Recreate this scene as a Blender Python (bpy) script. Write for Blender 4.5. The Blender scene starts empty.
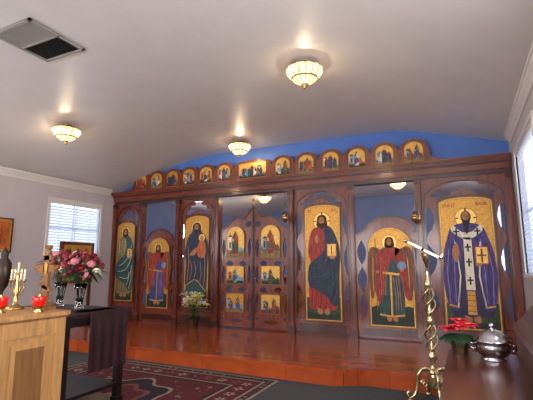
import bpy, bmesh, math, random
from mathutils import Vector, Matrix
from mathutils.geometry import tessellate_polygon
random.seed(7)
S=bpy.context.scene
MATS={}
def mat(name,col,rough=.6,metal=0,emit=0,ecol=None,var=.12,scale=12,bump=0,stretch=(1,1,1),trans=0,alpha=1,coat=0):
    m=bpy.data.materials.new(name); m.use_nodes=True
    nt=m.node_tree; p=nt.nodes['Principled BSDF']
    tc=nt.nodes.new('ShaderNodeTexCoord'); mp=nt.nodes.new('ShaderNodeMapping'); mp.inputs['Scale'].default_value=stretch
    nz=nt.nodes.new('ShaderNodeTexNoise'); nz.inputs['Scale'].default_value=scale; nz.inputs['Detail'].default_value=5
    rp=nt.nodes.new('ShaderNodeValToRGB')
    c=Vector(col[:3]); a=c*max(0,(1-var*1.5)); b=c*(1+var*1.5)
    rp.color_ramp.elements[0].position=.3; rp.color_ramp.elements[1].position=.7
    rp.color_ramp.elements[0].color=(a[0],a[1],a[2],1); rp.color_ramp.elements[1].color=(min(b[0],1),min(b[1],1),min(b[2],1),1)
    L=nt.links.new
    L(tc.outputs['Object'],mp.inputs[0]); L(mp.outputs[0],nz.inputs['Vector']); L(nz.outputs['Fac'],rp.inputs[0]); L(rp.outputs[0],p.inputs['Base Color'])
    p.inputs['Roughness'].default_value=rough; p.inputs['Metallic'].default_value=metal
    if coat: p.inputs['Coat Weight'].default_value=coat; p.inputs['Coat Roughness'].default_value=.12
    if emit:
        p.inputs['Emission Color'].default_value=(*(ecol or col),1); p.inputs['Emission Strength'].default_value=emit
    if trans: p.inputs['Transmission Weight'].default_value=trans
    if alpha<1: p.inputs['Alpha'].default_value=alpha
    if bump:
        bp=nt.nodes.new('ShaderNodeBump'); bp.inputs['Strength'].default_value=bump; bp.inputs['Distance'].default_value=.01
        L(nz.outputs['Fac'],bp.inputs['Height']); L(bp.outputs[0],p.inputs['Normal'])
    MATS[name]=m; return m
def H(h): # sRGB 0-255 -> linear
    return tuple(((v/255)/12.92 if v/255<=.04045 else ((v/255+.055)/1.055)**2.4) for v in h)
mat('ceil',H((212,207,205)),.36,var=.02,scale=3)
mat('wallL',H((196,188,190)),.6,var=.02,scale=4)
mat('white',H((225,220,214)),.45,var=.02)
mat('blue',H((72,112,188)),.5,var=.06,scale=3)
mat('bluegrey',H((122,142,186)),.5,var=.05,scale=3)
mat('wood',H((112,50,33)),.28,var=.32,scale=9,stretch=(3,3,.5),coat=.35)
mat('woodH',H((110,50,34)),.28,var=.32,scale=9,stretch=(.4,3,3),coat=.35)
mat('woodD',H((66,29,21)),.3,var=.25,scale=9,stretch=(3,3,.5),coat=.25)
mat('woodS',H((70,32,24)),.3,var=.25,scale=8,stretch=(3,.5,3),coat=.3)
mat('oak',H((184,138,84)),.45,var=.16,scale=7,stretch=(5,5,.5))
mat('oakD',H((130,90,50)),.45,var=.16,scale=7,stretch=(5,5,.5))
mat('maroon',H((44,16,22)),.55,var=.2)
mat('blackwood',H((24,16,16)),.35,var=.2)
mat('gold',H((196,142,54)),.4,metal=.35,var=.16,scale=22,bump=.06)
mat('goldL',H((212,166,78)),.4,metal=.35,var=.13,scale=22,bump=.06)
mat('goldD',H((136,88,34)),.45,metal=.3,var=.15)
mat('brass',H((196,160,98)),.25,metal=.95,var=.1)
mat('brassL',H((206,184,140)),.24,metal=.9,var=.15,scale=30)
mat('silver',H((190,190,195)),.15,metal=1,var=.03)
mat('halo',H((224,184,90)),.35,metal=.35,var=.05)
mat('skin',H((172,112,68)),.6,var=.1,scale=40)
mat('skinD',H((108,62,36)),.6,var=.1)
mat('dark',H((24,18,20)),.6,var=.1)
mat('hair',H((56,30,18)),.7,var=.3,scale=20,stretch=(8,1,1))
mat('grey',H((150,144,136)),.7,var=.2,scale=20,stretch=(8,1,1))
def garm(n,c,v=.42): mat(n,H(c),.55,var=v,scale=5,stretch=(9,1,1.3))
garm('i_red',(150,38,28)); garm('i_dred',(104,28,26)); garm('i_blue',(46,70,130)); garm('i_navy',(26,42,66),.55)
garm('i_teal',(34,74,72)); garm('i_green',(44,68,36)); garm('i_dgreen',(24,42,30)); garm('i_purple',(66,46,108),.5)
garm('i_purpleD',(40,28,70)); garm('i_lpurple',(124,108,160)); garm('i_cream',(220,208,180),.12); garm('i_brown',(116,66,34))
garm('i_orange',(188,96,44),.3); garm('i_olive',(120,110,66)); garm('i_ltblue',(110,150,176),.25)
mat('letter',H((140,24,18)),.6,var=.02)
mat('glow0',H((255,222,165)),.2,emit=3.8,ecol=H((255,224,172)),var=.02)
mat('glow1',H((235,180,110)),.2,emit=1.5,ecol=H((245,196,128)),var=.02)
def glassy(n,src,f):
    m=MATS[src]; nt=m.node_tree; t=nt.nodes.new('ShaderNodeBsdfTransparent'); mx=nt.nodes.new('ShaderNodeMixShader'); mx.inputs[0].default_value=f
    nt.links.new(nt.nodes['Principled BSDF'].outputs[0],mx.inputs[1]); nt.links.new(t.outputs[0],mx.inputs[2]); nt.links.new(mx.outputs[0],nt.nodes['Material Output'].inputs[0]); MATS[n]=m
glassy('glow','glow0',.45); glassy('glow2','glow1',.4)
mat('bulb',(1,1,1),.3,emit=9,ecol=H((255,226,170)),var=.0)
mat('flame',H((255,190,90)),.3,emit=12,ecol=H((255,170,80)),var=.02)
mat('redglass',H((190,24,20)),.15,emit=.5,ecol=H((200,20,12)),var=.1)
mat('amberglass',H((96,40,24)),.15,var=.1)
mat('glass',(.9,.95,.95),.04,trans=1,var=0)
mat('leaf',H((44,88,40)),.5,var=.3,scale=30)
mat('leafD',H((26,54,30)),.5,var=.3,scale=30)
mat('petalR',H((128,20,36)),.5,var=.25,scale=40)
mat('petalP',H((208,36,60)),.5,var=.15,scale=40)
mat('petalPk',H((206,120,132)),.5,var=.15,scale=40)
mat('petalW',H((236,232,210)),.5,var=.05,scale=40)
mat('petalY',H((220,210,110)),.5,var=.1)
mat('foil',H((84,64,44)),.35,metal=.6,var=.2)
mat('carpet',H((70,72,74)),.95,var=.3,scale=90,bump=.4)
mat('rugRed',H((88,20,30)),.95,var=.3,scale=60,bump=.3)
mat('rugNavy',H((34,24,32)),.95,var=.3,scale=60,bump=.3)
mat('rugCream',H((150,132,112)),.95,var=.2,scale=60,bump=.3)
mat('rugRose',H((122,66,62)),.95,var=.2,scale=60,bump=.3)
mat('vent',H((150,146,140)),.5,var=.05)
mat('ventdark',H((40,38,38)),.6,var=.05)
mat('trimgold',H((150,108,52)),.4,metal=.4,var=.1)
mat('chrm',H((60,50,44)),.4,metal=.6,var=.1)
mat('day',(1,1,1),.5,emit=1.6,ecol=H((205,225,255)),var=0)
mat('fill_pane',(1,1,1),.5,emit=13.5,ecol=H((248,246,248)),var=0)  # emission for the added, unseen windows that fill the room with light
def blindmat():
    m=bpy.data.materials.new('blind'); m.use_nodes=True; nt=m.node_tree
    p=nt.nodes['Principled BSDF']; p.inputs['Base Color'].default_value=(.7,.74,.8,1)
    t=nt.nodes.new('ShaderNodeBsdfTranslucent'); t.inputs[0].default_value=(.8,.85,.95,1)
    mx=nt.nodes.new('ShaderNodeMixShader'); mx.inputs[0].default_value=.35
    nt.links.new(p.outputs[0],mx.inputs[1]); nt.links.new(t.outputs[0],mx.inputs[2]); nt.links.new(mx.outputs[0],nt.nodes['Material Output'].inputs[0])
    MATS['blind']=m
blindmat()
def floormat():
    m=bpy.data.materials.new('plankfloor'); m.use_nodes=True; nt=m.node_tree; L=nt.links.new
    p=nt.nodes['Principled BSDF']; tc=nt.nodes.new('ShaderNodeTexCoord')
    br=nt.nodes.new('ShaderNodeTexBrick'); br.inputs['Scale'].default_value=1; br.inputs['Brick Width'].default_value=1.3; br.inputs['Row Height'].default_value=.09
    br.inputs['Mortar Size'].default_value=.002
    br.inputs['Color1'].default_value=(*H((182,84,40)),1); br.inputs['Color2'].default_value=(*H((156,66,31)),1); br.inputs['Mortar'].default_value=(*H((70,28,14)),1)
    mp=nt.nodes.new('ShaderNodeMapping'); mp.inputs['Scale'].default_value=(1,14,1)
    nz=nt.nodes.new('ShaderNodeTexNoise'); nz.inputs['Scale'].default_value=4; nz.inputs['Detail'].default_value=6
    mx=nt.nodes.new('ShaderNodeMix'); mx.data_type='RGBA'; mx.blend_type='OVERLAY'; mx.inputs[0].default_value=.4
    L(tc.outputs['Object'],br.inputs['Vector']); L(tc.outputs['Object'],mp.inputs[0]); L(mp.outputs[0],nz.inputs['Vector'])
    L(br.outputs['Color'],mx.inputs[6]); L(nz.outputs['Fac'],mx.inputs[7]); L(mx.outputs[2],p.inputs['Base Color'])
    p.inputs['Roughness'].default_value=.2; p.inputs['Specular IOR Level'].default_value=.5; p.inputs['Coat Weight'].default_value=.25; p.inputs['Coat Roughness'].default_value=.07
    MATS['plank']=m
floormat()

class B:
    def __init__(s): s.v=[];s.f=[];s.m=[];s.sm=[];s.ms=[];s.M=Matrix()
    def mi(s,n):
        if n not in s.ms: s.ms.append(n)
        return s.ms.index(n)
    def add(s,vs,fs,m,smooth=False):
        o=len(s.v); s.v+= [s.M@Vector(v) for v in vs]
        for i,f in enumerate(fs):
            k=s.mi(m if isinstance(m,str) else m[i%len(m)])
            s.f.append([o+q for q in f]); s.m.append(k); s.sm.append(smooth)
    def prism(s,loops,y0,y1,m):
        vs=[];fs=[];n=0
        tri=tessellate_polygon([[Vector((x,z,0)) for x,z in l] for l in loops])
        flat=[p for l in loops for p in l]; N=len(flat)
        vs=[(x,y0,z) for x,z in flat]+[(x,y1,z) for x,z in flat]
        for t in tri: fs.append(list(t)); fs.append([t[2]+N,t[1]+N,t[0]+N])
        o=0
        for l in loops:
            k=len(l)
            for i in range(k): j=(i+1)%k; fs.append([o+i,o+j,o+j+N,o+i+N])
            o+=k
        s.add(vs,fs,m)
    def box(s,x0,x1,y0,y1,z0,z1,m):
        vs=[(x,y,z) for x in(x0,x1) for y in(y0,y1) for z in(z0,z1)]
        s.add(vs,[[0,1,3,2],[4,6,7,5],[0,4,5,1],[2,3,7,6],[0,2,6,4],[1,5,7,3]],m)
    def lathe(s,prof,c,m,seg=24,rib=0):
        vs=[];fs=[]
        for r,z in prof:
            for i in range(seg):
                a=2*math.pi*i/seg; rr=r*(1+(rib if i%2 else -rib)); vs.append((c[0]+rr*math.cos(a),c[1]+rr*math.sin(a),c[2]+z))
        for k in range(len(prof)-1):
            for i in range(seg):
                j=(i+1)%seg; fs.append([k*seg+i,k*seg+j,(k+1)*seg+j,(k+1)*seg+i])
        s.add(vs,fs,m,rib==0)
        if isinstance(m,str):
            if prof[0][0]>1e-4: s.add(vs[:seg],[list(range(seg))[::-1]],m)
            if prof[-1][0]>1e-4: s.add(vs[-seg:],[list(range(seg))],m)
    def ell(s,c,r,m,seg=12,rings=8,R=None):
        if not hasattr(r,'__len__'): r=(r,r,r)
        vs=[];fs=[]
        R=R or Matrix.Identity(3)
        for k in range(rings+1):
            t=math.pi*k/rings
            for i in range(seg):
                a=2*math.pi*i/seg
                vs.append(Vector(c)+R@Vector((r[0]*math.sin(t)*math.cos(a),r[1]*math.sin(t)*math.sin(a),r[2]*math.cos(t))))
        for k in range(rings):
            for i in range(seg):
                j=(i+1)%seg; fs.append([k*seg+i,(k+1)*seg+i,(k+1)*seg+j,k*seg+j])
        s.add(vs,fs,m,True)
    def tube(s,pts,r,m,seg=8):
        pts=[Vector(p) for p in pts]; rs=r if hasattr(r,'__len__') else [r]*len(pts)
        vs=[];fs=[]
        for i,p in enumerate(pts):
            d=(pts[min(i+1,len(pts)-1)]-pts[max(i-1,0)]).normalized()
            u=d.cross(Vector((0,0,1))); 
            if u.length<1e-3: u=Vector((1,0,0))
            u.normalize(); w=d.cross(u)
            for k in range(seg):
                a=2*math.pi*k/seg; vs.append(p+(u*math.cos(a)+w*math.sin(a))*rs[i])
        for i in range(len(pts)-1):
            for k in range(seg):
                j=(k+1)%seg; fs.append([i*seg+k,i*seg+j,(i+1)*seg+j,(i+1)*seg+k])
        fs.append(list(range(seg))[::-1]); fs.append([len(vs)-seg+k for k in range(seg)])
        s.add(vs,fs,m,True)
    def leaf(s,base,d,l,w,droop,m,n=5):
        d=Vector(d).normalized(); side=d.cross(Vector((0,0,1)))
        if side.length<.01: side=Vector((1,0,0))
        side.normalize(); vs=[];fs=[]
        for i in range(n+1):
            t=i/n; c=Vector(base)+d*l*t+Vector((0,0,-droop*t*t*l)); ww=w*math.sin(math.pi*min(.97,.08+t*.92))**.8/2
            up=Vector((0,0,ww*.3))
            vs+=[c-side*ww+up,c,c+side*ww+up]
        for i in range(n):
            o=i*3; fs+=[[o,o+1,o+4,o+3],[o+1,o+2,o+5,o+4]]
        s.add(vs,fs,m,True)
    def text(s,t,x,y,z,size,m):
        cu=bpy.data.curves.new('t','FONT'); cu.body=t; cu.size=size; cu.extrude=.0006; cu.offset=.0012; cu.align_x='CENTER'; cu.resolution_u=2
        o=bpy.data.objects.new('t',cu); S.collection.objects.link(o)
        me=bpy.data.meshes.new_from_object(o.evaluated_get(bpy.context.evaluated_depsgraph_get()))
        s.add([(x+v.co.x,y-v.co.z,z+v.co.y) for v in me.vertices],[list(p.vertices) for p in me.polygons],m)
        bpy.data.objects.remove(o); bpy.data.meshes.remove(me)
    def build(s,name,recalc=True):
        me=bpy.data.meshes.new(name)
        xs=[v.x for v in s.v];ys=[v.y for v in s.v];zs=[v.z for v in s.v]
        o0=Vector(((min(xs)+max(xs))/2,(min(ys)+max(ys))/2,min(zs)))
        me.from_pydata([v-o0 for v in s.v],[],s.f)
        for n in s.ms: me.materials.append(MATS[n])
        me.polygons.foreach_set('material_index',s.m); me.polygons.foreach_set('use_smooth',s.sm)
        if recalc:
            bm=bmesh.new(); bm.from_mesh(me); bmesh.ops.recalc_face_normals(bm,faces=bm.faces); bm.to_mesh(me); bm.free()
        ob=bpy.data.objects.new(name,me); ob.location=o0; S.collection.objects.link(ob); return ob

def smooth(pts,n=4,closed=True):
    out=[];N=len(pts)
    for i in range(N if closed else N-1):
        g=lambda k:pts[k%N] if closed else pts[max(0,min(N-1,k))]
        p0,p1,p2,p3=g(i-1),g(i),g(i+1),g(i+2)
        for k in range(n):
            t=k/n; out.append(tuple(.5*(2*p1[j]+(p2[j]-p0[j])*t+(2*p0[j]-5*p1[j]+4*p2[j]-p3[j])*t*t+(3*p1[j]-p0[j]-3*p2[j]+p3[j])*t**3) for j in range(2)))
    if not closed: out.append(tuple(pts[-1]))
    return out
def rect(x0,x1,z0,z1): return [(x0,z0),(x1,z0),(x1,z1),(x0,z1)]
def arch(x0,x1,z0,z1,rise=None,n=14):
    rise=(x1-x0)/2 if rise is None else rise
    c=(x0+x1)/2;w=(x1-x0)/2
    return [(x0,z0),(x1,z0)]+[(c+w*math.cos(math.pi*i/n),z1-rise+rise*math.sin(math.pi*i/n)) for i in range(n+1)]
def circ(cx,cz,rx,rz=None,n=20):
    rz=rz or rx
    return [(cx+rx*math.cos(2*math.pi*i/n),cz+rz*math.sin(2*math.pi*i/n)) for i in range(n)]
def lens(cx,cz,w,h,n=8):
    r=[(cx+w/2*math.sin(math.pi*i/n),cz-h/2+h*i/n) for i in range(n+1)]
    l=[(cx-w/2*math.sin(math.pi*i/n),cz+h/2-h*i/n) for i in range(1,n)]
    return r+l
def stroke(p,w):
    p=[Vector(q) for q in p]; a=[];b=[]
    for i,q in enumerate(p):
        d=(p[min(i+1,len(p)-1)]-p[max(i-1,0)]).normalized(); n=Vector((-d.y,d.x))*w/2
        a.append(tuple(q+n)); b.append(tuple(q-n))
    return a+b[::-1]

# ---------------------------------------------------------------- saints
def fig(b,cx,cz,s,yf,robe='i_dred',mant='i_navy',hi='i_ltblue',hair='hair',beard='hair',wings=None,kind='',detail=True,flip=1,lay0=0):
    def P(pts,lay,m,sm=False):
        if sm: pts=smooth(pts,3)
        y=yf-(lay+lay0)*.0012
        b.prism([[(cx+flip*x*s,cz+z*s) for x,z in pts]],y,y+.0011,m)
    def folds(lst,lay,m,w=.006):
        for a in lst: P(stroke(smooth(a,3,False),w),lay,m)
    if wings:
        for k in(-1,1):
            P([(k*.08,.78),(k*.16,.86),(k*.235,.84),(k*.265,.68),(k*.26,.48),(k*.22,.24),(k*.17,.42),(k*.1,.6)],1,wings,True)
            if detail:
                for q in range(5):
                    P(stroke([(k*(.12+.025*q),.8-.02*q),(k*(.14+.022*q),.6-.03*q),(k*(.165+.012*q),.36-.01*q)],.007),2,'gold' if q%2 else 'i_dred')
    P(circ(0,.915,.092),2,'i_dred'); P(circ(0,.915,.087),3,'halo')
    if detail and kind!='mary' and not wings:
        for q in((0,.99,.014,.03),(-.073,.915,.025,.012),(.073,.915,.025,.012)): P(rect(q[0]-q[2]/2,q[0]+q[2]/2,q[1]-q[3]/2,q[1]+q[3]/2),3.6,'i_dred')
    if detail:
        for k in(-1,1): P([(k*.035-.025,.02),(k*.035+.012,.0),(k*.035+.03,.03),(k*.035+.012,.07),(k*.035-.02,.07)],3,'skin' ,True)
    wd=1.15 if kind=='basil' else 1
    P([(x*wd,z) for x,z in [(-.04,.86),(-.105,.83),(-.14,.73),(-.15,.6),(-.125,.5),(-.145,.3),(-.14,.07),(-.08,.05),(-.05,.065),(0,.045),(.05,.065),(.08,.05),(.14,.07),(.145,.3),(.125,.5),(.15,.6),(.14,.73),(.105,.83),(.04,.86)]],4,robe,True)
    if detail: folds([[(-.1,.45),(-.11,.25),(-.12,.09)],[(-.06,.4),(-.075,.2),(-.07,.08)],[(-.02,.3),(-.02,.15),(-.03,.07)],[(.03,.3),(.03,.15),(.02,.07)]],4.5,'dark',.005)
    if kind=='basil':
        for k in(-1,1):
            P([(k*.12,.84),(k*.17,.72),(k*.2,.6),(k*.215,.36),(k*.18,.14),(k*.1,.12),(k*.075,.4),(k*.03,.7),(0,.86)],5,mant,True)
            for q in range(4): P(stroke([(k*(.08+.025*q),.76-.04*q),(k*(.09+.03*q),.45),(k*(.1+.023*q),.17)],.007),6,hi if q%2 else 'i_purpleD')
            P(stroke([(k*.1,.7),(k*.075,.4),(k*.11,.13)],.012),6,'i_cream')
            P(stroke([(k*.1,.13),(k*.18,.15)],.014),6,'gold')
        P([(-.032,.74),(.032,.74),(.036,.28),(-.036,.28)],7,'i_cream')
        P(smooth([(-.125,.8),(-.06,.745),(0,.72),(.06,.745),(.125,.8),(.11,.85),(.04,.79),(-.04,.79),(-.11,.85)],3),7,'i_cream')
        P([(-.03,.27),(.03,.27),(.035,.07),(-.035,.07)],7,'gold')
        for q in range(4): P(stroke([(-.03,.1+.045*q),(.03,.1+.045*q)],.006),8,'i_dred')
        for (x,z) in((0,.65),(0,.52),(0,.36),(-.085,.79),(.085,.79)):
            P(rect(x-.007,x+.007,z-.035,z+.035),8,'dark'); P(rect(x-.025,x+.025,z-.002,z+.012),8,'dark')
        P(rect(.05,.16,.5,.66),8,'i_red'); P(rect(.06,.15,.51,.65),9,'goldL'); P(rect(.098,.112,.52,.64),10,'i_dred'); P(rect(.07,.14,.575,.588),10,'i_dred')
        P(circ(.075,.5,.025,.018,8),11,'skin'); P([(-.1,.52),(-.13,.6),(-.11,.68),(-.08,.68),(-.07,.6)],9,'skin',True)
    elif kind=='mary':
        P([(0,.985),(-.06,.95),(-.07,.87),(-.13,.8),(-.17,.62),(-.15,.45),(-.155,.2),(-.02,.28),(.03,.26),(.15,.14),(.165,.45),(.18,.65),(.14,.8),(.07,.87),(.06,.95)],5,mant,True)
        folds([[(-.13,.7),(-.11,.5),(-.13,.25)],[(-.09,.52),(-.06,.4),(-.09,.28)],[(-.03,.5),(0,.4),(-.02,.3)],[(.06,.5),(.08,.35),(.06,.26)],[(.13,.55),(.13,.35),(.12,.2)]],6,hi,.005)
        P(stroke([(-.155,.2),(-.02,.28),(.03,.26),(.15,.14)],.01),6,'gold')
        P(circ(.08,.79,.045),7,'halo'); P(circ(.08,.785,.026,.032),8,'skin')
        P([(.05,.75),(.02,.65),(.03,.56),(.12,.55),(.14,.65),(.11,.75)],7,'i_orange',True)
        folds([[(.06,.72),(.05,.64),(.06,.58)],[(.09,.72),(.1,.64),(.09,.58)]],8,'i_dred',.005)
        P([(-.1,.58),(-.02,.66),(.02,.66),(-.02,.58)],9,'skin',True); P(circ(.1,.56,.03,.018,8),9,'skin')
    elif wings:
        P([(-.11,.83),(-.16,.68),(-.17,.5),(-.19,.36),(-.13,.2),(-.08,.4),(-.02,.62),(.06,.74),(.11,.84)],5,mant,True)
        P([(.06,.84),(.14,.8),(.18,.6),(.19,.45),(.22,.26),(.16,.28),(.12,.5),(.08,.62)],5,mant,True)
        P(stroke([(-.09,.56),(.1,.54)],.025),6,'gold'); P(stroke([(0,.54),(.0,.07)],.02),6,'gold')
        P(stroke([(-.14,.08),(0,.06),(.14,.08)],.02),6,'gold')
        P(stroke([(-.165,.12),(-.165,.97)],.009),7,'i_brown'); P(circ(-.15,.57,.025,.018,8),8,'skin')
        P(circ(.13,.64,.048),7,'i_ltblue'); P(circ(.13,.59,.022,.018,8),8,'skin')
        folds([[(-.1+.02*q,.74-.05*q),(-.12+.02*q,.5),(-.14+.025*q,.3)] for q in range(4)],6,hi)
        folds([[(-.09,.7),(-.11,.5),(-.15,.3)],[(.12,.76),(.15,.55),(.17,.35)]],6,'dark',.005)
        folds([[(.03+.03*q,.5),(.05+.025*q,.3),(.045+.03*q,.14)] for q in range(3)],4.8,hi,.005)
    else:
        P([(.02,.87),(.1,.84),(.155,.72),(.18,.58),(.165,.4),(.16,.13),(.1,.09),(.03,.18),(-.08,.24),(-.15,.28),(-.15,.45),(-.1,.52),(0,.6),(.03,.72)],5,mant,True)
        if detail:
            folds([[(.13,.74),(.09,.62),(.02,.5),(-.1,.44)],[(.15,.6),(.1,.48),(.02,.38),(-.12,.36)],[(.15,.45),(.12,.32),(.05,.26),(-.08,.28)],[(.14,.4),(.14,.25),(.11,.12)],[(.1,.36),(.09,.24),(.06,.17)]],6,hi,.006)
            folds([[(.14,.66),(.08,.55),(0,.46)],[(.155,.52),(.12,.4),(.02,.31)],[(.12,.4),(.12,.28),(.09,.13)]],6,'dark',.006)
            folds([[(-.1,.8),(-.11,.7),(-.09,.6)],[(-.05,.8),(-.04,.7),(-.05,.6)],[(0,.82),(.0,.74),(-.01,.64)]],6,hi,.005)
            P(rect(.045,.145,.56,.69),7,'i_red'); P(rect(.053,.137,.568,.682),8,'goldL'); P(rect(.09,.1,.58,.67),9,'i_dred')
            P(circ(.1,.555,.028,.018,8),10,'skin')
            P([(-.13,.6),(-.1,.56),(-.03,.64),(-.04,.73),(-.07,.73),(-.075,.66)],7,robe,True)
            P([(-.065,.7),(-.075,.745),(-.06,.775),(-.045,.775),(-.04,.74),(-.045,.7)],8,'skin',True)
    P([(-.02,.9),(.02,.9),(.028,.84),(-.028,.84)],6,'skinD')
    if kind=='mary': P(circ(0,.92,.036,.048),7,'skinD')
    elif kind=='basil': P(circ(0,.925,.043,.055),6,hair)
    else: P([(0,.98),(-.04,.965),(-.052,.92),(-.05,.86),(.05,.86),(.052,.92),(.04,.965)],6,hair,True)
    fc=.918 if kind!='basil' else .932
    P(circ(0,fc,.032,.046,16),8,'skinD'); P(circ(-.003,fc+.003,.026,.039,16),8.6,'skin')
    if beard:
        bl=.1 if kind=='basil' else .035
        P([(-.034,.915),(-.02,.893),(0,.897),(.02,.893),(.034,.915),(.03,.875),(0,.865-bl),(-.03,.875)],9.5,beard,True)
    if detail:
        for k in(-1,1):
            P(circ(k*.013,.926,.006,.0035,8),10.5,'dark'); P(stroke([(k*.005,.937),(k*.023,.936)],.003),10.5,'hair')
        P(stroke([(0,.93),(.002,.908)],.005),10.5,'skinD'); P(stroke([(-.01,.893),(.01,.893)],.004),11.5,'i_dred')

YI=7.395
def big_icon(name,x0,x1,z0,z1,rise,bg='gold',ground='i_green',text=None,figh=.86,**kw):
    b=B(); yf=YI
    b.prism([arch(x0,x1,z0,z1,rise)],yf,yf+.022,'goldD')
    e=.015
    b.prism([arch(x0+e,x1-e,z0+e,z1-e,max(rise-e,.01))],yf-.002,yf,'goldL'); e=.03
    b.prism([arch(x0+e,x1-e,z0+e,z1-e,max(rise-e,.01))],yf-.0035,yf-.002,'i_brown'); e=.036
    b.prism([arch(x0+e,x1-e,z0+e,z1-e,max(rise-e,.01))],yf-.005,yf-.0035,bg)
    cx=(x0+x1)/2; h=z1-z0; gz=z0+.2*h
    xa=x0+e; xb=x1-e
    g=[(xa,z0+e),(xb,z0+e)]+[(xb-(xb-xa)*i/8,gz+.02*math.sin(i*2.1)) for i in range(9)]
    b.prism([g],yf-.0062,yf-.005,ground)
    g=[(xa,z0+e),(xb,z0+e),(xb,z0+.07*h),(cx,z0+.05*h),(xa,z0+.08*h)]
    b.prism([g],yf-.0066,yf-.0062,'i_dgreen')
    fig(b,cx,z0+.055*h,h*figh,yf-.0066,**kw)
    if text:
        for t,k,sz,dz in text: b.text(t,cx+k*(x1-x0)*.33,yf-.0068,z1-h*dz,sz,'letter')
    return b.build(name)
big_icon('saint_icon',-7.63,-7.06,.62,2.5,.12,robe='i_olive',mant='i_teal',hi='i_cream',figh=.88)
big_icon('archangel_icon',-6.64,-6.0,.5,2.1,.3,robe='i_blue',mant='i_red',hi='i_orange',beard=None,wings='i_brown',figh=.86,ground='i_dgreen')
big_icon('theotokos_icon',-5.58,-4.94,.56,2.56,.12,robe='i_teal',mant='i_navy',hi='gold',kind='mary',figh=.88,ground='i_dgreen')
big_icon('christ_icon',-2.74,-2.03,.45,2.62,.1,robe='i_red',mant='i_navy',hi='i_teal',text=[('IC',-1,.085,.07),('XC',1,.085,.07)],figh=.87)
big_icon('archangel_icon',-1.545,-.775,.42,2.14,.36,robe='i_teal',mant='i_red',hi='i_orange',beard=None,wings='i_brown',figh=.86,ground='i_dgreen')
big_icon('saint_basil_icon',-.33,.485,.45,2.6,.1,robe='i_purpleD',mant='i_purple',hi='i_lpurple',kind='basil',hair='skinD',beard='dark',text=[('SAINT',-.92,.075,.075),('BASIL',.92,.075,.075)],figh=.85,ground='i_green')

# ---------------------------------------------------------------- iconostasis
ic=B(); Y0,Y1=7.43,7.49
posts=[-7.78,-6.9,-5.8,-4.745,-3.02,-1.82,-.64,.78]
zt=2.95
for i,x in enumerate(posts):
    w=.05
    xa,xb=x-w,x+w
    if i==0: xa,xb=-7.785,-7.7
    if i==7: xa,xb=.69,.785
    ic.box(xa,xb,7.37,7.53,.2,zt,'wood')
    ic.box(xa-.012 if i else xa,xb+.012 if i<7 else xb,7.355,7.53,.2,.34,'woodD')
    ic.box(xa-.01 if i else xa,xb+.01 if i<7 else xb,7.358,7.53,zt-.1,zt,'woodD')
    if 0<i<7: 
        for dx in(-.03,.03): ic.box(x+dx-.007,x+dx+.007,7.36,7.372,.4,zt-.16,'woodD')
def scallop_board(x0,x1,ix0,ix1,z0,ztop,izt):
    n=90; L=[];R=[]
    T=(izt-z0)/3
    for i in range(n+1):
        z=z0+(izt+.02-z0)*i/n
        ph=(z-z0)/T
        k=.22+.78*max(0,abs(math.cos(math.pi*ph))-.55)/.45
        bump=.16*max(0,math.cos(2*math.pi*(ph*3)))
        k=min(1,k+ (bump if k<.9 else 0))
        L.append((ix0-(ix0-x0)*k,z)); R.append((ix1+(x1-ix1)*k,z))
    c=(x0+x1)/2
    top=[(c+.22,izt+.03),(c+.16,izt+.08),(c+.08,izt+.1),(c,izt+.15),(c-.08,izt+.1),(c-.16,izt+.08),(c-.22,izt+.03)]
    return R+top+L[::-1]
def fixed(xa,xb,ia,ib,iz0,izt):
    h=arch(xa+.05,xb-.05,.5,2.88,.3)
    ic.prism([rect(xa,xb,.2,zt),h],Y0,Y1,'wood')
    o=arch(xa+.025,xb-.025,.475,2.905,.315)
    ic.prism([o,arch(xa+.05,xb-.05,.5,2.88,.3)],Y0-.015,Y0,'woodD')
    for sgn,xe in((1,xa+.05),(-1,xb-.05)):
        pts=[(xe,2.86),(xe,2.42),(xe+sgn*.05,2.47),(xe+sgn*.04,2.55),(xe+sgn*.1,2.58),(xe+sgn*.11,2.67),(xe+sgn*.19,2.7),(xe+sgn*.22,2.78),(xe+sgn*.32,2.79),(xe+sgn*.36,2.86)]
        ic.prism([pts],Y0+.005,Y0+.03,'wood')
    ic.prism([scallop_board(xa+.05,xb-.05,ia-.03,ib+.03,.5,2.8,izt)],Y0,Y0+.03,'wood')
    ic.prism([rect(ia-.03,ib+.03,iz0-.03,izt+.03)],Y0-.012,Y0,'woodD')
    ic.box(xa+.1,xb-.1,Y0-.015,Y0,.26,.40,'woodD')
fixed(-7.7,-6.95,-7.63,-7.06,.62,2.5)
fixed(-5.75,-4.795,-5.58,-4.94,.56,2.56)
fixed(-2.97,-1.87,-2.74,-2.03,.45,2.62)
fixed(-.59,.69,-.33,.485,.45,2.6)
def sdoor(xa,xb,ia,ib,iz0,izt,rise):
    c=(ia+ib)/2; sh=izt-.12; w=(ib-ia)/2+.07
    top=[(xb,sh)]+[(xb-.06,sh+.02)]+[(c+w*math.cos(t*math.pi/16)*1.0,sh+.02+(izt+.17-sh)*math.sin(t*math.pi/16)) for t in range(1,16)]+[(xa+.06,sh+.02),(xa,sh)]
    holes=[]
    for sx,e0,e1 in((-1,xa,ia),(1,ib,xb)):
        m=(e0+e1)/2; g=abs(e1-e0)-.06
        if g<.03: g=.035
        for k in range(3): holes.append(lens(m,.74+k*.48,g,.44))
    ic.prism([[(xa,.22),(xb,.22)]+top]+holes,Y0,Y0+.04,'wood')
    ic.prism([stroke(top,.03)],Y0-.014,Y0,'woodD')
    ic.box(xa+.08,xb-.08,Y0-.012,Y0,.26,.38,'woodD')
sdoor(-6.85,-5.85,-6.64,-6.0,.5,2.1,.3)
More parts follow.
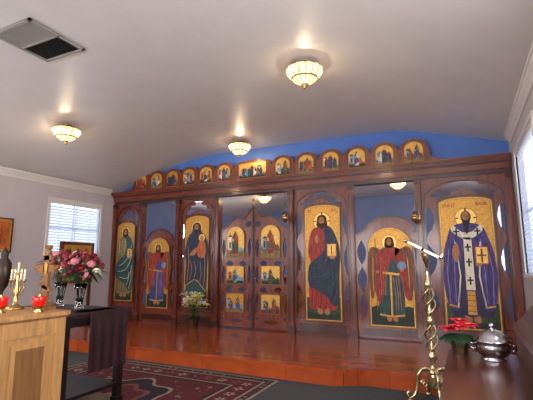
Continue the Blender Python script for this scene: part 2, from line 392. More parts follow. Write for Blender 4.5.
sdoor(-1.77,-.69,-1.545,-.775,.42,2.14,.36)
X0,X1=-7.79,.79
ic.box(X0,X1,7.40,7.56,zt,3.04,'woodD')
ic.box(X0,X1,7.37,7.56,3.02,3.13,'woodH')
ic.box(X0,X1,7.34,7.56,3.12,3.15,'woodD')
for a,z0,z1 in((7.31,3.15,3.175),(7.285,3.175,3.2),(7.25,3.2,3.235)): ic.box(X0,X1,a,7.56,z0,z1,'woodH')
for a,bx in((-7.7,-6.95),(-5.75,-4.795),(-2.97,-1.87),(-.59,.69)): ic.box(a,bx,7.40,7.5,.2,.25,'woodD')
cs=[(-4.6-.47*i) for i in range(6)]+[(-3.2+.506*i) for i in range(6)]
cs=sorted(cs); ZB=3.235
def arcade(x0,x1,centers,hw):
    n=int((x1-x0)/.02); pts=[]
    for i in range(n+1):
        x=x0+(x1-x0)*i/n; d=min(abs(x-c) for c in centers); t=min(1,d/hw)
        z=ZB+.30+.17*math.sqrt(max(0,1-t*t))
        if abs(x+3.9)<.42: z=ZB+.40+.06*math.cos((x+3.9)/.42*math.pi/2)
        pts.append((x,z))
    return [(x0,ZB),(x1,ZB)]+pts[::-1]
ar=arcade(cs[0]-.24,cs[-1]+.25,cs,.235)
ar[1:2]=[(cs[-1]+.5,ZB),(cs[-1]+.42,ZB+.07),(cs[-1]+.28,ZB+.12)]
ar=[(cs[0]-.48,ZB)]+ar[1:]+[(cs[0]-.28,ZB+.12),(cs[0]-.4,ZB+.07)]
ic.prism([ar],7.42,7.46,'wood')
ic.build('iconostasis')

pal=['i_red','i_blue','i_navy','i_green','i_orange','i_purple','i_cream','i_dred','i_teal','i_olive','i_brown','i_ltblue']
def small_icon(name,cx,z0,w,h,rise,nf,yf=7.405,seed=0,seated=False):
    r=random.Random(seed); b=B(); x0,x1=cx-w/2,cx+w/2
    b.prism([arch(x0,x1,z0,z0+h,rise)],yf,yf+.014,'trimgold'); e=.012
    b.prism([arch(x0+e,x1-e,z0+e,z0+h-e,max(.01,rise-e))],yf-.0015,yf,'goldL' if r.random()<.6 else 'gold')
    for s_ in(0,1):
        xx=(x0+e,cx+w*.08) if s_==0 else (cx-w*.08,x1-e); n=6
        top=[(xx[1]+(xx[0]-xx[1])*i/n, z0+h*(.26+r.uniform(.0,.3)*math.sin(math.pi*(i+.5)/(n+1)))) for i in range(n+1)]
        b.prism([[(xx[0],z0+e),(xx[1],z0+e)]+top],yf-.0025-.0004*s_,yf-.0015,r.choice(['i_olive','i_green','i_brown','i_ltblue','i_orange']))
    b.prism([rect(x0+e,x1-e,z0+e,z0+h*.2)],yf-.0032,yf-.0029,r.choice(['i_dgreen','i_olive','i_dred']))
    for q in range(r.choice([1,2])):
        bx=(x0+w*.1) if q==0 else (x1-w*.34); bw=w*.22; bt=r.uniform(.55,.72)
        c1=r.choice(['i_cream','i_orange','i_ltblue','i_red'])
        b.prism([rect(bx,bx+bw,z0+h*.25,z0+h*bt)],yf-.0036,yf-.0032,c1)
        b.prism([[(bx-.01,z0+h*bt),(bx+bw+.01,z0+h*bt),(bx+bw/2,z0+h*(bt+.1))]],yf-.0038,yf-.0032,r.choice(['i_dred','i_navy','i_teal']))
        b.prism([arch(bx+w*.06,bx+w*.15,z0+h*.3,z0+h*.5)],yf-.0040,yf-.0036,'i_navy')
    for k in range(nf):
        fx=cx+(k-(nf-1)/2)*w*.74/max(nf,1); c=nf//2
        big=1.0 if k==c else .8
        fig(b,fx,z0+h*.08,h*.76*big,yf-.004,robe=r.choice(pal),mant=r.choice(pal),hair=r.choice(['hair','grey','i_dred']),beard=None,detail=(nf<3),flip=r.choice([-1,1]),lay0=0 if k==c else .4)
    return b.build(name)
for i,c in enumerate(cs): small_icon('festal_icon',c,ZB+.04,.33,.375,.14,[3,2,4,3,1][i%5],seed=i+3)
small_icon('supper_icon',-3.9,ZB+.05,.66,.34,.02,7,seed=40)

# royal doors
rd=B(); xa,xm,xb=-4.68,-3.883,-3.085
def leafdoor(x0,x1,xo,xi):
    f=lambda t:xo+(xi-xo)*t
    top=[(f(0),2.2),(f(.1),2.22),(f(.25),2.32),(f(.38),2.42),(f(.5),2.46),(f(.66),2.44),(f(.8),2.5),(f(.92),2.62),(f(.99),2.66)]
    out=[(f(0),.23)]+smooth(top,3,False)+[(f(.99),.23)]
    holes=[]
    for z,h in((.98,.12),(1.5,.13)):
        holes+= [lens(f(.3),z,.16,h),lens(f(.7),z,.16,h)]
    for t in(.115,.885):
        for z in(.72,1.28,1.82): holes.append(lens(f(t),z,.085,.4))
    holes+=[circ(f(.86),2.32,.06),circ(f(.12),.42,.035),circ(f(.88),.42,.035),lens(f(.5),.36,.3,.1)]
    rd.prism([out]+holes,7.44,7.475,'wood')
    rd.prism([stroke(smooth(top,3,False),.035)],7.425,7.44,'woodD')
    for t in(.018,.972): rd.box(f(t)-.016,f(t)+.016,7.425,7.44,.23,2.2 if t<.5 else 2.58,'woodD')
leafdoor(xa,xm,xa,xm); leafdoor(xm,xb,xb,xm)
rd.box(xm-.012,xm+.012,7.41,7.44,.23,2.72,'woodD')
rd.box(xm-.012,xm+.012,7.43,7.445,2.72,2.86,'gold'); rd.box(xm-.045,xm+.045,7.43,7.445,2.79,2.81,'gold')
rd.ell((xm+.06,7.40,1.2),.022,'brass')
rd.build('royal_doors')
for k,cx in enumerate((-4.29,-3.48)):
    small_icon('annunciation_icon',cx,1.62,.43,.66,.2,1,yf=7.41,seed=11+k*3)
    small_icon('evangelist_icon',cx,1.08,.42,.38,.01,1,yf=7.41,seed=17+k)
    small_icon('evangelist_icon',cx,.52,.42,.38,.01,2,yf=7.41,seed=27+k)

# ---------------------------------------------------------------- room
prof=[(-7.8,3.3),(-7.3,3.47),(-6.7,3.66),(-6.1,3.81),(-5.5,3.92),(-4.9,3.965),(-1.5,3.965),(-1.0,3.94),(-.6,3.87),(.8,3.5)]
b=B(); YA,YB=-3.0,15.0
vs=[];fs=[]
for x,z in prof: vs+=[(x,YA,z),(x,YB,z)]
for i in range(len(prof)-1): fs.append([2*i,2*i+1,2*i+3,2*i+2])
n=len(vs); vs+=[(x,y,z+.1) for x,y,z in vs]; fs+=[[n+k for k in f] for f in fs]
b.add(vs,fs,'ceil',True); b.build('ceiling',False)
b=B(); b.box(-7.95,.95,YA-.15,YB+.1,-.1,0,'carpet'); b.build('floor')
b=B(); b.M=Matrix(((0,1,0,0),(1,0,0,0),(0,0,1,0),(0,0,0,1)))
WL=[(5.66,6.98,1.72,2.84),(1.2,2.6,1.72,2.84),(10.0,11.3,1.72,2.84)]  # first is in view; the others are unseen, added to bring in light
WR=[(5.2,6.88,1.36,3.12),(1.0,2.7,1.36,3.12),(10.0,11.4,1.36,3.0)]  # only the first is in view, the rest are added for light
WB=[(-7.0,-5.2,1.1,2.9),(-4.4,-2.6,1.1,2.9),(-1.8,0,1.1,2.9)]  # unseen rear windows, added to light the iconostasis from the front
b.prism([rect(YA,7.6,0,3.32)]+[rect(a,c,d,e) for a,c,d,e in WL[:2]],-7.8,-7.92,'wallL')
b.prism([rect(7.6,YB,0,3.32)]+[rect(a,c,d,e) for a,c,d,e in WL[2:]],-7.8,-7.92,'bluegrey')
b.build('wall_left')
b=B(); b.M=Matrix(((0,1,0,0),(1,0,0,0),(0,0,1,0),(0,0,0,1)))
b.prism([rect(YA,7.6,0,3.52)]+[rect(a,c,d,e) for a,c,d,e in WR[:2]],.8,.92,'wallL')
b.prism([rect(7.6,YB,0,3.52)]+[rect(a,c,d,e) for a,c,d,e in WR[2:]],.8,.92,'bluegrey')
b.build('wall_right')
b=B(); b.prism([[(-7.8,0),(.8,0)]+prof[::-1]],YB,YB+.1,'bluegrey'); b.build('wall_back')
b=B(); b.prism([[(-7.8,0),(.8,0)]+prof[::-1]]+[rect(*q) for q in WB],YA-.1,YA,'wallL'); b.build('wall_rear')
b=B(); b.prism([[(-7.8,2.97),(.8,2.97)]+prof[::-1]],7.57,7.69,'blue'); b.build('wall_header')
def crown(name,x,sgn,z,y0,y1):
    b=B()
    pr=[(0,-.13),(.02,-.13),(.03,-.09),(.06,-.05),(.075,-.02),(.09,-.015),(.09,.02),(0,.0)]
    vs=[(x+sgn*a,y,z+c) for y in(y0,y1) for a,c in pr]; k=len(pr)
    fs=[[i,(i+1)%k,(i+1)%k+k,i+k] for i in range(k)]+[list(range(k)),list(range(k,2*k))]
    b.add(vs,fs,'white'); b.build(name)
crown('trim_1',-7.8,1,3.29,YA,7.24); crown('trim_2',.8,-1,3.5,YA,7.24)
b=B(); b.box(-7.8,-7.78,YA,5.14,0,.12,'white'); b.build('baseboard_left')
b=B(); b.box(.78,.8,YA,5.3,0,.12,'white'); b.build('baseboard_right')
wi=1
for side,ws in((-1,WL),(1,WR)):
    xw=-7.8 if side<0 else .8
    for wn,(a,c,d,e) in enumerate(ws):
        b=B(); o=lambda t:xw+side*t
        def bx(t0,t1,*r): 
            p,q=sorted((o(t0),o(t1))); b.box(p,q,*r)
        cw=.06
        bx(-.018,.02,a-cw,a,d-cw,e+cw,'white'); bx(-.018,.02,c,c+cw,d-cw,e+cw,'white')
        bx(-.018,.02,a,c,e,e+cw,'white'); bx(-.05,.02,a-cw-.02,c+cw+.02,d-.04,d,'white')
        bx(.10,.105,a,c,d,e,'day' if wn==0 else 'fill_pane')  # out-of-view windows get a stronger pane, added as fill light
        bx(.085,.095,(a+c)/2-.02,(a+c)/2+.02,d,e,'white'); bx(.085,.095,a,c,(d+e)/2-.02,(d+e)/2+.02,'white')
        bx(.0,.05,a+.01,c-.01,e-.06,e,'white')
        if wn==0:
            nsl=int((e-d-.08)/.06)
            for k in range(nsl):
                z=d+.03+k*.06; t0,t1=.012,.045
                p=[(o(t0),a+.015,z-.026),(o(t0),c-.015,z-.026),(o(t1),c-.015,z+.024),(o(t1),a+.015,z+.024)]
                b.add(p,[[0,1,2,3]],'blind')
            for t in(.2,.5,.8): bx(.008,.011,a+(c-a)*t-.006,a+(c-a)*t+.006,d+.02,e-.05,'white')
        b.build('fill_window_%d'%wi); wi+=1
for (a,c,d,e) in WB:  # added rear windows, out of view, serving as fill light
    b=B(); b.box(a,c,YA-.1,YA-.09,d,e,'fill_pane')
    for q in((a-.06,a,d-.06,e+.06),(c,c+.06,d-.06,e+.06),(a,c,e,e+.06),(a,c,d-.06,d),((a+c)/2-.02,(a+c)/2+.02,d,e),(a,c,(d+e)/2-.02,(d+e)/2+.02)): b.box(q[0],q[1],YA-.02,YA+.02,q[2],q[3],'white')
    b.build('fill_window_%d'%wi); wi+=1
b=B(); b.M=Matrix(((1,0,0,0),(0,0,1,0),(0,1,0,0),(0,0,0,1)))
def plat(o): return [(-7.8,5.17-o),(-1.55,5.13-o),(-1.2,5.33-o),(.8,5.33-o),(.8,YB),(-7.8,YB)]
b.prism([plat(0)],0,.165,'plank')
b.prism([plat(.025)],.165,.2,'plank'); b.build('floor_platform')
def fixture(x,y,z,e=56):
    b=B()
    b.lathe([(0,0),(.07,0),(.085,-.01),(.08,-.025),(.05,-.04),(.03,-.05),(0,-.05)],(x,y,z),'brass',28)
    b.lathe([(.012,-.05),(.012,-.12)],(x,y,z),'brass',12)
    b.lathe([(.19,-.085),(.22,-.1),(.205,-.115),(.215,-.13),(.19,-.17),(.15,-.22),(.1,-.26),(.04,-.29),(.0,-.295)],(x,y,z),['glow','glow2','glow'],42,.03)
    b.ell((x,y,z-.14),(.03,.03,.04),'bulb',10,8)
    b.lathe([(.196,-.072),(.205,-.085),(.198,-.09),(.19,-.082),(.196,-.072)],(x,y,z),'brass',36)
    b.lathe([(.158,-.219),(.163,-.205),(.168,-.209),(.16,-.227),(.158,-.219)],(x,y,z),'brass',36)
    for k in range(12):
        a=k*math.pi/6; b.ell((x+.217*math.cos(a),y+.217*math.sin(a),z-.115),(.014,.014,.022),'glow2',6,5)
        b.tube([(x+.19*math.cos(a),y+.19*math.sin(a),z-.17),(x+.1*math.cos(a),y+.1*math.sin(a),z-.262),(x+.03*math.cos(a),y+.03*math.sin(a),z-.295)],.004,'brass',5)
    b.lathe([(0,-.285),(.05,-.28),(.045,-.295),(.02,-.31),(.028,-.325),(.012,-.345),(0,-.355)],(x,y,z),'brass',12)
    for k in range(3):
        a=k*2.094; b.tube([(x+.06*math.cos(a),y+.06*math.sin(a),z-.03),(x+.16*math.cos(a),y+.16*math.sin(a),z-.05),(x+.196*math.cos(a),y+.196*math.sin(a),z-.08)],.006,'brass')
    ob=b.build('ceiling_light')
    l=bpy.data.lights.new('ceiling_bulb','POINT'); l.energy=e; l.color=(1,.77,.48); l.shadow_soft_size=.06
    lo=bpy.data.objects.new('ceiling_bulb',l); S.collection.objects.link(lo)
    lo.parent=ob; lo.location=Vector((x,y,z-.22))-ob.location
for x,y,z in((-1.62,4.45,3.965),(-5.95,4.5,3.84),(-3.95,6.95,3.965),(-1.6,12.3,3.965),(-6.0,12.3,3.84),(-1.62,.4,3.965),(-5.95,.4,3.84)): fixture(x,y,z,90 if y>8 else 56)  # last pair hangs unseen behind the camera, added as fill light
b=B(); vx0,vx1,vy0,vy1=-4.45,-3.8,2.35,3.03; zc=3.963
b.box(vx0,vx1,vy0,vy1,zc-.004,zc,'ventdark')
for (p,q,r,t) in((vx0,vx1,vy0,vy0+.035),(vx0,vx1,vy1-.035,vy1),(vx0,vx0+.035,vy0,vy1),(vx1-.035,vx1,vy0,vy1)): b.box(p,q,r,t,zc-.02,zc,'vent')
b.box(vx0,vx1,(vy0+vy1)/2-.012,(vy0+vy1)/2+.012,zc-.02,zc,'vent')
for k in range(13):
    x=vx0+.06+k*.044
    for (p,q,sg) in((vy0+.035,(vy0+vy1)/2-.012,1),((vy0+vy1)/2+.012,vy1-.035,-1)):
        b.add([(x,p,zc-.018),(x,q,zc-.018),(x+sg*.022,q,zc-.003),(x+sg*.022,p,zc-.003)],[[0,1,2,3]],'vent')
b.build('ceiling_vent')
# rug
b=B(); b.M=Matrix(((1,0,0,0),(0,0,1,0),(0,1,0,0),(0,0,0,1)))
rx0,rx1,ry0,ry1=-5.3,-2.25,1.9,5.02
for o,z0,z1,m in((0,0.002,.010,'rugCream'),(.03,.010,.011,'rugNavy'),(.12,.011,.012,'rugCream'),(.15,.012,.013,'rugRed'),(.42,.013,.014,'rugCream'),(.45,.014,.015,'rugNavy'),(.5,.015,.016,'rugRed')):
    b.prism([rect(rx0+o,rx1-o,ry0+o,ry1-o)],z0,z1,m)
def motif(x,y,r,z):
    m=random.choice(['rugCream','rugRose','rugNavy','rugCream'])
    k=random.choice([4,5,6]); pts=[]
    for i in range(k*2): a=math.pi*i/k; q=r if i%2==0 else r*.45; pts.append((x+q*math.cos(a),y+q*math.sin(a)))
    b.prism([pts],z,z+.001,m); b.prism([circ(x,y,r*.25,n=6)],z+.001,z+.0015,'rugNavy' if m!='rugNavy' else 'rugCream')
for o,st,r in((.285,.21,.085),(.075,.1,.032)):
    z=.013 if o>.1 else .011
    x=rx0+o
    while x<rx1-o+.01:
        motif(x,ry0+o,r,z); motif(x,ry1-o,r,z); x+=st
    y=ry0+o+st
    while y<ry1-o-.01: motif(rx0+o,y,r,z); motif(rx1-o,y,r,z); y+=st
cxr,cyr=(rx0+rx1)/2,(ry0+ry1)/2
for R,m,z in((.72,'rugCream',.016),(.68,'rugNavy',.017),(.5,'rugRose',.018),(.44,'rugRed',.019),(.2,'rugCream',.02)):
    b.prism([[(cxr+R*(1+.1*math.cos(8*a))*math.cos(a),cyr+R*1.2*(1+.1*math.cos(8*a))*math.sin(a)) for a in [2*math.pi*i/48 for i in range(48)]]],z,z+.001,m)
for i in range(200):
    x=random.uniform(rx0+.6,rx1-.6); y=random.uniform(ry0+.6,ry1-.6)
    if ((x-cxr)/.8)**2+((y-cyr)/.98)**2>1: motif(x,y,random.uniform(.02,.045),.016)
b.build('oriental_rug')

# ---------------------------------------------------------------- left furniture
G=.022
b=B(); cx0,cx1,cy0,cy1=-4.15,-3.07,1.35,2.5
b.box(cx0+.03,cx1-.03,cy0+.03,cy1-.03,.06,1.05,'oak'); b.box(cx0+.05,cx1-.05,cy0+.05,cy1-.05,G,.06,'oakD')
b.box(cx0,cx1,cy0,cy1,1.065,1.1,'oak'); b.box(cx0+.015,cx1-.015,cy0+.015,cy1-.015,1.045,1.065,'oakD')
xf=cx1-.03
for (p,q) in((cy0+.03,cy0+.12),(cy0+.54,cy0+.62),(cy1-.12,cy1-.03)): b.box(xf,xf+.018,p,q,.08,1.045,'oak')
for (p,q) in((.08,.18),(.93,1.045)): b.box(xf,xf+.017,cy0+.03,cy1-.03,p,q,'oak')
for (p,q) in((cy0+.17,cy0+.49),(cy0+.67,cy1-.17)):
    b.box(xf,xf+.01,p,q,.23,.88,'oak'); b.box(xf+.01,xf+.0135,p+.04,q-.04,.27,.84,'oakD')
b.build('oak_cabinet')
b=B(); tx0,tx1,ty0,ty1=-4.72,-3.42,2.72,3.58
b.box(tx0,tx1,ty0,ty1,.965,1.0,'maroon'); b.box(tx0+.03,tx1-.03,ty0+.03,ty1-.03,.88,.965,'blackwood')
for x in(tx0+.04,tx1-.11):
    for y in(ty0+.04,ty1-.11):
        b.box(x,x+.07,y,y+.07,G,.9,'blackwood'); b.box(x-.012,x+.082,y-.012,y+.082,G,.08,'blackwood')
b.box(tx0+.05,tx1-.05,ty0+.06,ty1-.06,.2,.23,'blackwood')
vs=[];fs=[]
for i in range(31):
    y=ty0+.3+i*(ty1-ty0-.36)/30; w=.004*math.sin(i*.9)
    vs+=[(tx1-.3,y,1.004),(tx1+.003,y,1.004),(tx1+.008+w,y,.8),(tx1+.01+2*w,y,.42)]
for i in range(30):
    for q in range(3): fs.append([4*i+q,4*i+4+q,4*i+5+q,4*i+1+q])
b.add(vs,fs,'maroon',True)
b.box(tx0+.1,tx1-.1,ty0+.08,ty1-.08,1.0,1.004,'maroon')
b.build('dark_side_table')
def blossom(b,c,r,m):
    c=Vector(c); ax=Vector((random.uniform(-1,1),random.uniform(-1,.3),random.uniform(0,1))).normalized(); q=ax.to_track_quat('Z','Y').to_matrix()
    b.ell(c,(r*.45,r*.45,r*.5),m,8,6,q)
    for ring,(n,rr,el) in enumerate(((5,.4,.35),(7,.62,.1))):
        for i in range(n):
            a=2*math.pi*i/n+ring*.4; p=c+q@Vector((math.cos(a)*r*rr,math.sin(a)*r*rr,el*r))
            R=q@Matrix.Rotation(a,3,'Z')@Matrix.Rotation(.6+.3*ring,3,'Y')
            b.ell(p,(r*.38,r*.36,r*.1),m,7,5,R)
def vase_bouquet(name,vx,vy,base,n,cols,rad,cz,vh=.27):
    b=B()
    b.lathe([(.05,0),(.055,.01),(.04,.04),(.045,.12),(.06,.2),(.075,vh),(.071,vh),(.055,.2),(.04,.12),(.034,.05),(.0,.03)],(vx,vy,base),'glass',20)
    for i in range(10):
        a=i*2.4; b.tube([(vx+.02*math.cos(a),vy+.02*math.sin(a),base+.05),(vx+.04*math.cos(a+.5),vy+.04*math.sin(a+.5),base+vh),(vx+.12*math.cos(a+.6),vy+.12*math.sin(a+.6),cz)],.004,'leafD',6)
    for i in range(n):
        z=1-1.55*(i+.5)/n; a=i*2.4; rr=math.sqrt(max(0,1-z*z))
        p=(vx+rad*rr*math.cos(a)*1.05,vy+rad*rr*math.sin(a),cz+rad*.85*z)
        blossom(b,p,random.uniform(.04,.06),random.choice(cols))
    for i in range(34):
        a=random.uniform(0,6.28); e=random.uniform(-.5,.9)
        b.leaf((vx+.08*math.cos(a),vy+.08*math.sin(a),cz+random.uniform(-.12,.1)),(math.cos(a),math.sin(a),e),rad*random.uniform(.8,1.25),.06,.3,random.choice(['leaf','leafD']))
    b.build(name,False)
vase_bouquet('flower_vase',-3.9,3.28,1.005,28,['petalR','petalR','petalR','petalPk','petalW','petalR'],.2,1.45)
vase_bouquet('flower_vase',-4.35,3.38,1.005,22,['petalR','petalR','petalPk','petalW'],.19,1.48)
def candle(x,y,z,sc=1):
    b=B(); b.lathe([(0,0),(.035*sc,0),(.04*sc,.005),(.02*sc,.02),(.03*sc,.04),(.045*sc,.05)],(x,y,z),'brass',20)
    b.lathe([(.03*sc,.045),(.042*sc,.06),(.046*sc,.12),(.04*sc,.13),(.037*sc,.12),(.03*sc,.055),(0,.05)],(x,y,z),'redglass',20)
    b.ell((x,y,z+.125),(.006,.006,.016),'flame',8,6); b.build('votive_candle')
candle(-3.18,2.28,1.1,1.1); candle(-3.4,2.1,1.1,1.2)
b=B(); X,Y,Z=-3.32,2.43,1.1; k_=1.22
def cb(x0,x1,z0,z1,m='oakD',d=.014): b.box(X+x0*k_,X+x1*k_,Y-d,Y+d,Z+z0*k_,Z+z1*k_,m)
cb(-.075,.075,0,.025,d=.05); cb(-.05,.05,.025,.05,d=.035); cb(-.028,.028,.05,.42); cb(-.09,.09,.262,.315); cb(-.05,.05,.348,.38)
b.prism([stroke([(X-.065,Z+.21),(X+.065,Z+.17)],.03)],Y-.014,Y+.014,'oakD')
for p in((X,Z+.43*k_),(X-.095*k_,Z+.288*k_),(X+.095*k_,Z+.288*k_)):
    for d in((0,.0),(.022,.014),(-.022,.014)): b.ell((p[0]+d[0],Y,p[1]+d[1]),.021,'goldD',8,6)
b.ell((X,Y-.015,Z+.35),(.024,.006,.06),'gold',8,6); b.build('standing_cross')
b=B(); X,Y,Z=-3.56,2.33,1.1
b.lathe([(0,0),(.07,0),(.075,.01),(.04,.03),(.015,.05),(.02,.09),(.012,.12),(.022,.16),(.01,.2),(.015,.28),(.01,.3)],(X,Y,Z),'brass',20)
for k in range(-2,3):
    r=abs(k)*.045; s_=1 if k>0 else -1
    if k: b.tube([(X,Y,Z+.15+.01*abs(k)),(X+s_*r*.5,Y,Z+.12),(X+s_*r,Y,Z+.16),(X+s_*r,Y,Z+.24)],.005,'brass')
    h=.3 if k==0 else .24
    b.lathe([(.008,0),(.018,.012),(.01,.02)],(X+k*.045,Y,Z+h),'brass',12); b.lathe([(.008,.02),(.008,.07),(0,.075)],(X+k*.045,Y,Z+h),'petalW',8)
    b.ell((X+k*.045,Y,Z+h+.09),(.004,.004,.012),'flame',6,5)
b.build('brass_candelabrum')
b=B(); X,Y,Z=-3.78,2.33,1.1
b.lathe([(0,0),(.06,0),(.06,.015),(.02,.03),(.015,.14),(.05,.2),(.07,.3),(.065,.4),(.03,.45),(.035,.49),(.012,.53),(0,.55)],(X,Y,Z),'chrm',16)
b.build('dark_urn')
def wall_icon(name,x,ya,yb,z0,z1):
    b=B(); b.M=Matrix(((0,-1,0,x),(1,0,0,0),(0,0,1,0),(0,0,0,1)))
    b.prism([rect(ya,yb,z0,z1)],-.03,0,'woodD'); b.prism([rect(ya+.03,yb-.03,z0+.03,z1-.03)],-.033,-.03,'gold')
    b.prism([rect(ya+.07,yb-.07,z0+.07,z1-.07)],-.035,-.033,'i_orange')
    c=(ya+yb)/2; s=(z1-z0)*.95
    fig(b,c,z0+.07,s*.8,-.036,robe='i_dred',mant='i_red',kind='mary'); b.build(name)
wall_icon('framed_icon',-7.8,4.3,4.9,1.7,2.36)
b=B(); b.M=Matrix(((0,-1,0,-7.35),(1,0,0,0),(0,0,1,0),(0,0,0,1)))
ya,yb=5.65,6.45
for y in(ya,yb-.05): b.prism([rect(y,y+.05,.2,1.95)],0,.05,'woodD')
b.prism([rect(ya-.01,yb+.01,1.1,1.95),rect(ya+.05,yb-.05,1.16,1.89)],-.02,0,'wood')
b.prism([rect(ya+.05,yb-.05,1.16,1.89)],-.005,.02,'goldL')
for k in range(3): 
    fig(b,ya+.2+k*.2,1.2,.62,-.006,robe=pal[k],mant=pal[k+4],detail=True,lay0=k*.3)
for y in(ya,yb-.05): b.prism([rect(y,y+.05,.2,.25)],-.2,.22,'woodD')
b.prism([rect(ya,yb,.5,.56)],0,.05,'woodD'); b.build('icon_display_stand')

b=B(); X,Y,Z=-5.05,7.05,.2
b.lathe([(0,0),(.085,0),(.09,.02),(.12,.18),(.13,.2),(.115,.2),(.1,.17),(0,.17)],(X,Y,Z),'foil',20,.03)
for i in range(36):
    a=i*2.4; h=.15+.3*random.random()
    b.leaf((X,Y,Z+h),(math.cos(a),math.sin(a),.6),.22,.035,.5,'leaf' if i%2 else 'leafD')
for i in range(20):
    a=i*2.4; r=.03+.18*(i%3)/2; h=.47+.19*((i*7)%4)/3; t=Vector((X+r*math.cos(a),Y+r*math.sin(a),Z+h)); b.tube([(X,Y,Z+.17),(X+r*.5*math.cos(a),Y+r*.5*math.sin(a),Z+h*.6),t],.005,'leaf',6)
    for k in range(6):
        aa=k*math.pi/3; d=Vector((math.cos(aa)*.7+math.cos(a)*.6,math.sin(aa)*.7+math.sin(a)*.6,.5)); b.leaf(t,d,.16,.09,.5,'petalW' if i%5 else 'petalY')
    b.ell(t,.018,'petalY',6,5)
b.build('potted_lily',False)

def lampada(x,z,y=7.165,rs=1):
    b=B(); b.lathe([(0,-.09),(.014,-.08),(.024,-.06),(.06,-.03),(.078,.01),(.07,.04),(.08,.046),(.07,.055)],(x,y,z),'brass',16)
    b.lathe([(.04,.05),(.048,.1),(.042,.12),(.0,.06)],(x,y,z),'amberglass',14)
    for k in range(3):
        a=k*2.094; b.tube([(x+.075*math.cos(a),y+.075*math.sin(a),z+.045),(x+.01*math.cos(a),y+.01*math.sin(a),z+.3)],.0025,'brass',5)
    b.ell((x,y,z+.3),(.018,.018,.012),'brass',8,6); b.tube([(x,y,z+.3),(x,y,3.215)],.0025,'brass',5)
    b.tube([(x,y-.01,3.218),(x,7.249,3.218)],.006,'brass',6)
    b.build('hanging_oil_lamp')
lampada(-3.05,2.36); lampada(-.68,2.24)

b=B(); X,Y=-.38,5.0
b.lathe([(.05,.3),(.06,.33),(.03,.36),(.02,.42),(.045,.46),(.05,.5),(.02,.54),(.018,.8),(.04,.84),(.045,.88),(.02,.92),(.017,1.2),(.04,1.24),(.045,1.28),(.02,1.32),(.018,1.5),(.045,1.53),(.05,1.55)],(X,Y,0),'brassL',16)
for k in range(3):
    a=k*2.094+.5
    for zb in(.54,.92):
        b.tube([(X+(.02+.045*math.sin(math.pi*t/10))*math.cos(a+t*.45),Y+(.02+.045*math.sin(math.pi*t/10))*math.sin(a+t*.45),zb+(.3 if zb<.9 else .32)*t/10) for t in range(11)],.012,'brassL',6)
for k in range(4):
    a=k*math.pi/2+.35; ca,sa=math.cos(a),math.sin(a)
    pr=[(.03,.34),(.1,.36),(.16,.3),(.17,.2),(.2,.1),(.26,.05),(.29,.08),(.27,.12),(.245,.1)]
    pr=smooth(pr,4,False); b.tube([(X+r*ca,Y+r*sa,z) for r,z in pr],[.026-.012*i/len(pr) for i in range(len(pr))],'brassL',8)
    sp=[(.1+.045*math.cos(t)*(1-t/11),.2+.045*math.sin(t)*(1-t/11)) for t in [i*.5 for i in range(18)]]
    b.tube([(X+r*ca,Y+r*sa,z) for r,z in sp],.012,'brassL',6)
    b.ell((X+.26*ca,Y+.26*sa,.025),(.035,.035,.025),'brassL',10,6)
    b.leaf((X+.14*ca,Y+.14*sa,.34),(ca,sa,.3),.12,.06,.8,'brassL')
b.lathe([(0,.14),(.05,.15),(.03,.2),(.06,.26),(.04,.31)],(X,Y,0),'brassL',14)
def desk(u,v,w):
    return (-.58+.36*u+w*.45,4.78+.44*v,1.74-.2*u+w*.88)
def slab(u0,u1,v0,v1,w0,w1,m):
    vs=[desk(u,v,w) for u in(u0,u1) for v in(v0,v1) for w in(w0,w1)]
    b.add(vs,[[0,1,3,2],[4,6,7,5],[0,4,5,1],[2,3,7,6],[0,2,6,4],[1,5,7,3]],m)
for q in((0,.07,0,1),(.93,1,0,1),(0,1,0,.06),(0,1,.94,1),(.45,.53,0,1)): slab(*q,0,.02,'brassL')
for k in range(1,8): slab(0,1,k/8-.012,k/8+.012,.004,.014,'brassL')
slab(.96,1,0,1,.02,.06,'brassL')
for k in range(5): b.ell(desk(.0,k/4,.01),.022,'brassL',8,6)
for v in(.1,.9): b.tube([(X,Y,1.45),desk(.5,v,-.03),desk(.5,v,0)],.012,'brassL')
b.tube([(X,Y,1.53),desk(.5,.5,0)],.02,'brassL')
b.build('brass_lectern')

b=B(); sx0,sx1,sy0,sy1=-.15,.76,1.75,3.5
b.box(sx0,sx1,sy0,sy1,.81,.85,'woodS'); b.box(sx0+.03,sx1,sy0+.03,sy1-.03,.06,.81,'woodS'); b.box(sx0+.05,sx1,sy0+.05,sy1-.05,0,.06,'woodD')
for k in range(3):
    y=sy0+.08+k*.55; b.box(sx0+.018,sx0+.03,y,y+.48,.15,.75,'woodS'); b.box(sx0+.012,sx0+.018,y+.06,y+.42,.22,.68,'woodD')
pb=[(.3,.85),(.76,.85),(.76,1.26),(.62,1.26),(.5,1.235),(.42,1.18),(.36,1.1),(.315,1.06),(.3,1.02)]
b.prism([pb],sy0,sy1,'woodS')
b.prism([stroke([(.3,1.02),(.315,1.06),(.36,1.1),(.42,1.18),(.5,1.235),(.62,1.26),(.76,1.26)],.03)],sy0-.01,sy1+.01,'woodD')
b.build('wooden_sideboard')
b=B(); X,Y,Z=-.065,3.38,.85
b.lathe([(0,0),(.05,0),(.065,.09),(.07,.1),(.055,.09),(0,.08)],(X,Y,Z),'foil',16,.03)
for i in range(26):
    a=i*2.4; b.leaf((X+.02*math.cos(a),Y+.02*math.sin(a),Z+.12),(math.cos(a),math.sin(a),.25),.13,.06,.5,'leafD')
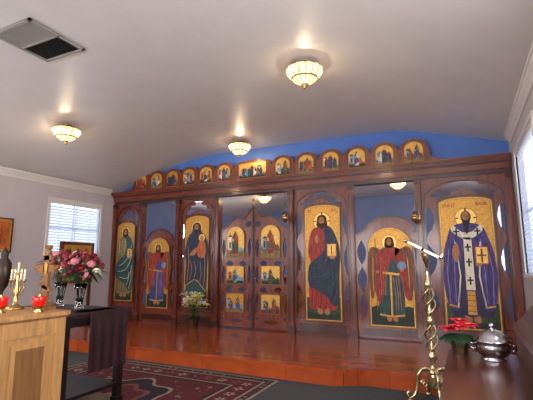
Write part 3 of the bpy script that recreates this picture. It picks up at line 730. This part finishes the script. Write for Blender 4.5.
for (dx,dy,dz) in((-.07,-.03,.17),(.06,-.02,.2),(0,.04,.22),(0,-.07,.19)):
    for i in range(11):
        a=i*2*math.pi/11*2.02+dx; b.leaf((X+dx,Y+dy,Z+dz),(math.cos(a),math.sin(a),.35+.3*(i%2)),.085,.05,.4,'petalP')
    for i in range(4): b.ell((X+dx+.008*math.cos(i*1.6),Y+dy+.008*math.sin(i*1.6),Z+dz+.012),.006,'petalY',6,4)
b.build('poinsettia_plant',False)
b=B(); X,Y,Z=.14,3.26,.85; q_=.84
b.lathe([(r*q_,z*q_*1.05) for r,z in [(0,0),(.09,0),(.095,.01),(.07,.02),(.105,.04),(.13,.075),(.135,.11),(.125,.135),(.14,.14),(.14,.148),(.12,.155),(.11,.18),(.07,.21),(.03,.225),(.015,.23),(.015,.24),(.022,.255),(.015,.27),(0,.275)]],(X,Y,Z),'silver',32)
for s_ in(-1,1): b.tube([(X+s_*.13*q_,Y,Z+.1),(X+s_*.165*q_,Y,Z+.105),(X+s_*.17*q_,Y,Z+.075),(X+s_*.12*q_,Y,Z+.06)],.006,'silver')
b.build('silver_pot')
b=B(); b.box(-4.6,-3.2,9.6,10.6,.2,1.15,'goldL'); b.box(-4.65,-3.15,9.55,10.65,1.15,1.19,'i_cream'); b.box(-4.62,-3.18,9.58,10.62,.85,1.15,'i_red')
b.box(-3.93,-3.87,10.1,10.12,1.19,1.75,'gold'); b.box(-4.08,-3.72,10.1,10.12,1.5,1.55,'gold'); b.build('altar_table')

w=bpy.data.worlds.new('w'); S.world=w; w.use_nodes=True
w.node_tree.nodes['Background'].inputs[0].default_value=(.75,.85,1,1); w.node_tree.nodes['Background'].inputs[1].default_value=.6
cam=bpy.data.cameras.new('camera'); cam.lens=36*405/533; cam.sensor_width=36; cam.clip_start=.05
co=bpy.data.objects.new('camera',cam); co.location=(0,0,1.49); co.rotation_euler=(math.radians(99),0,math.radians(25.7)); S.collection.objects.link(co); S.camera=co
S.view_settings.view_transform='Standard'
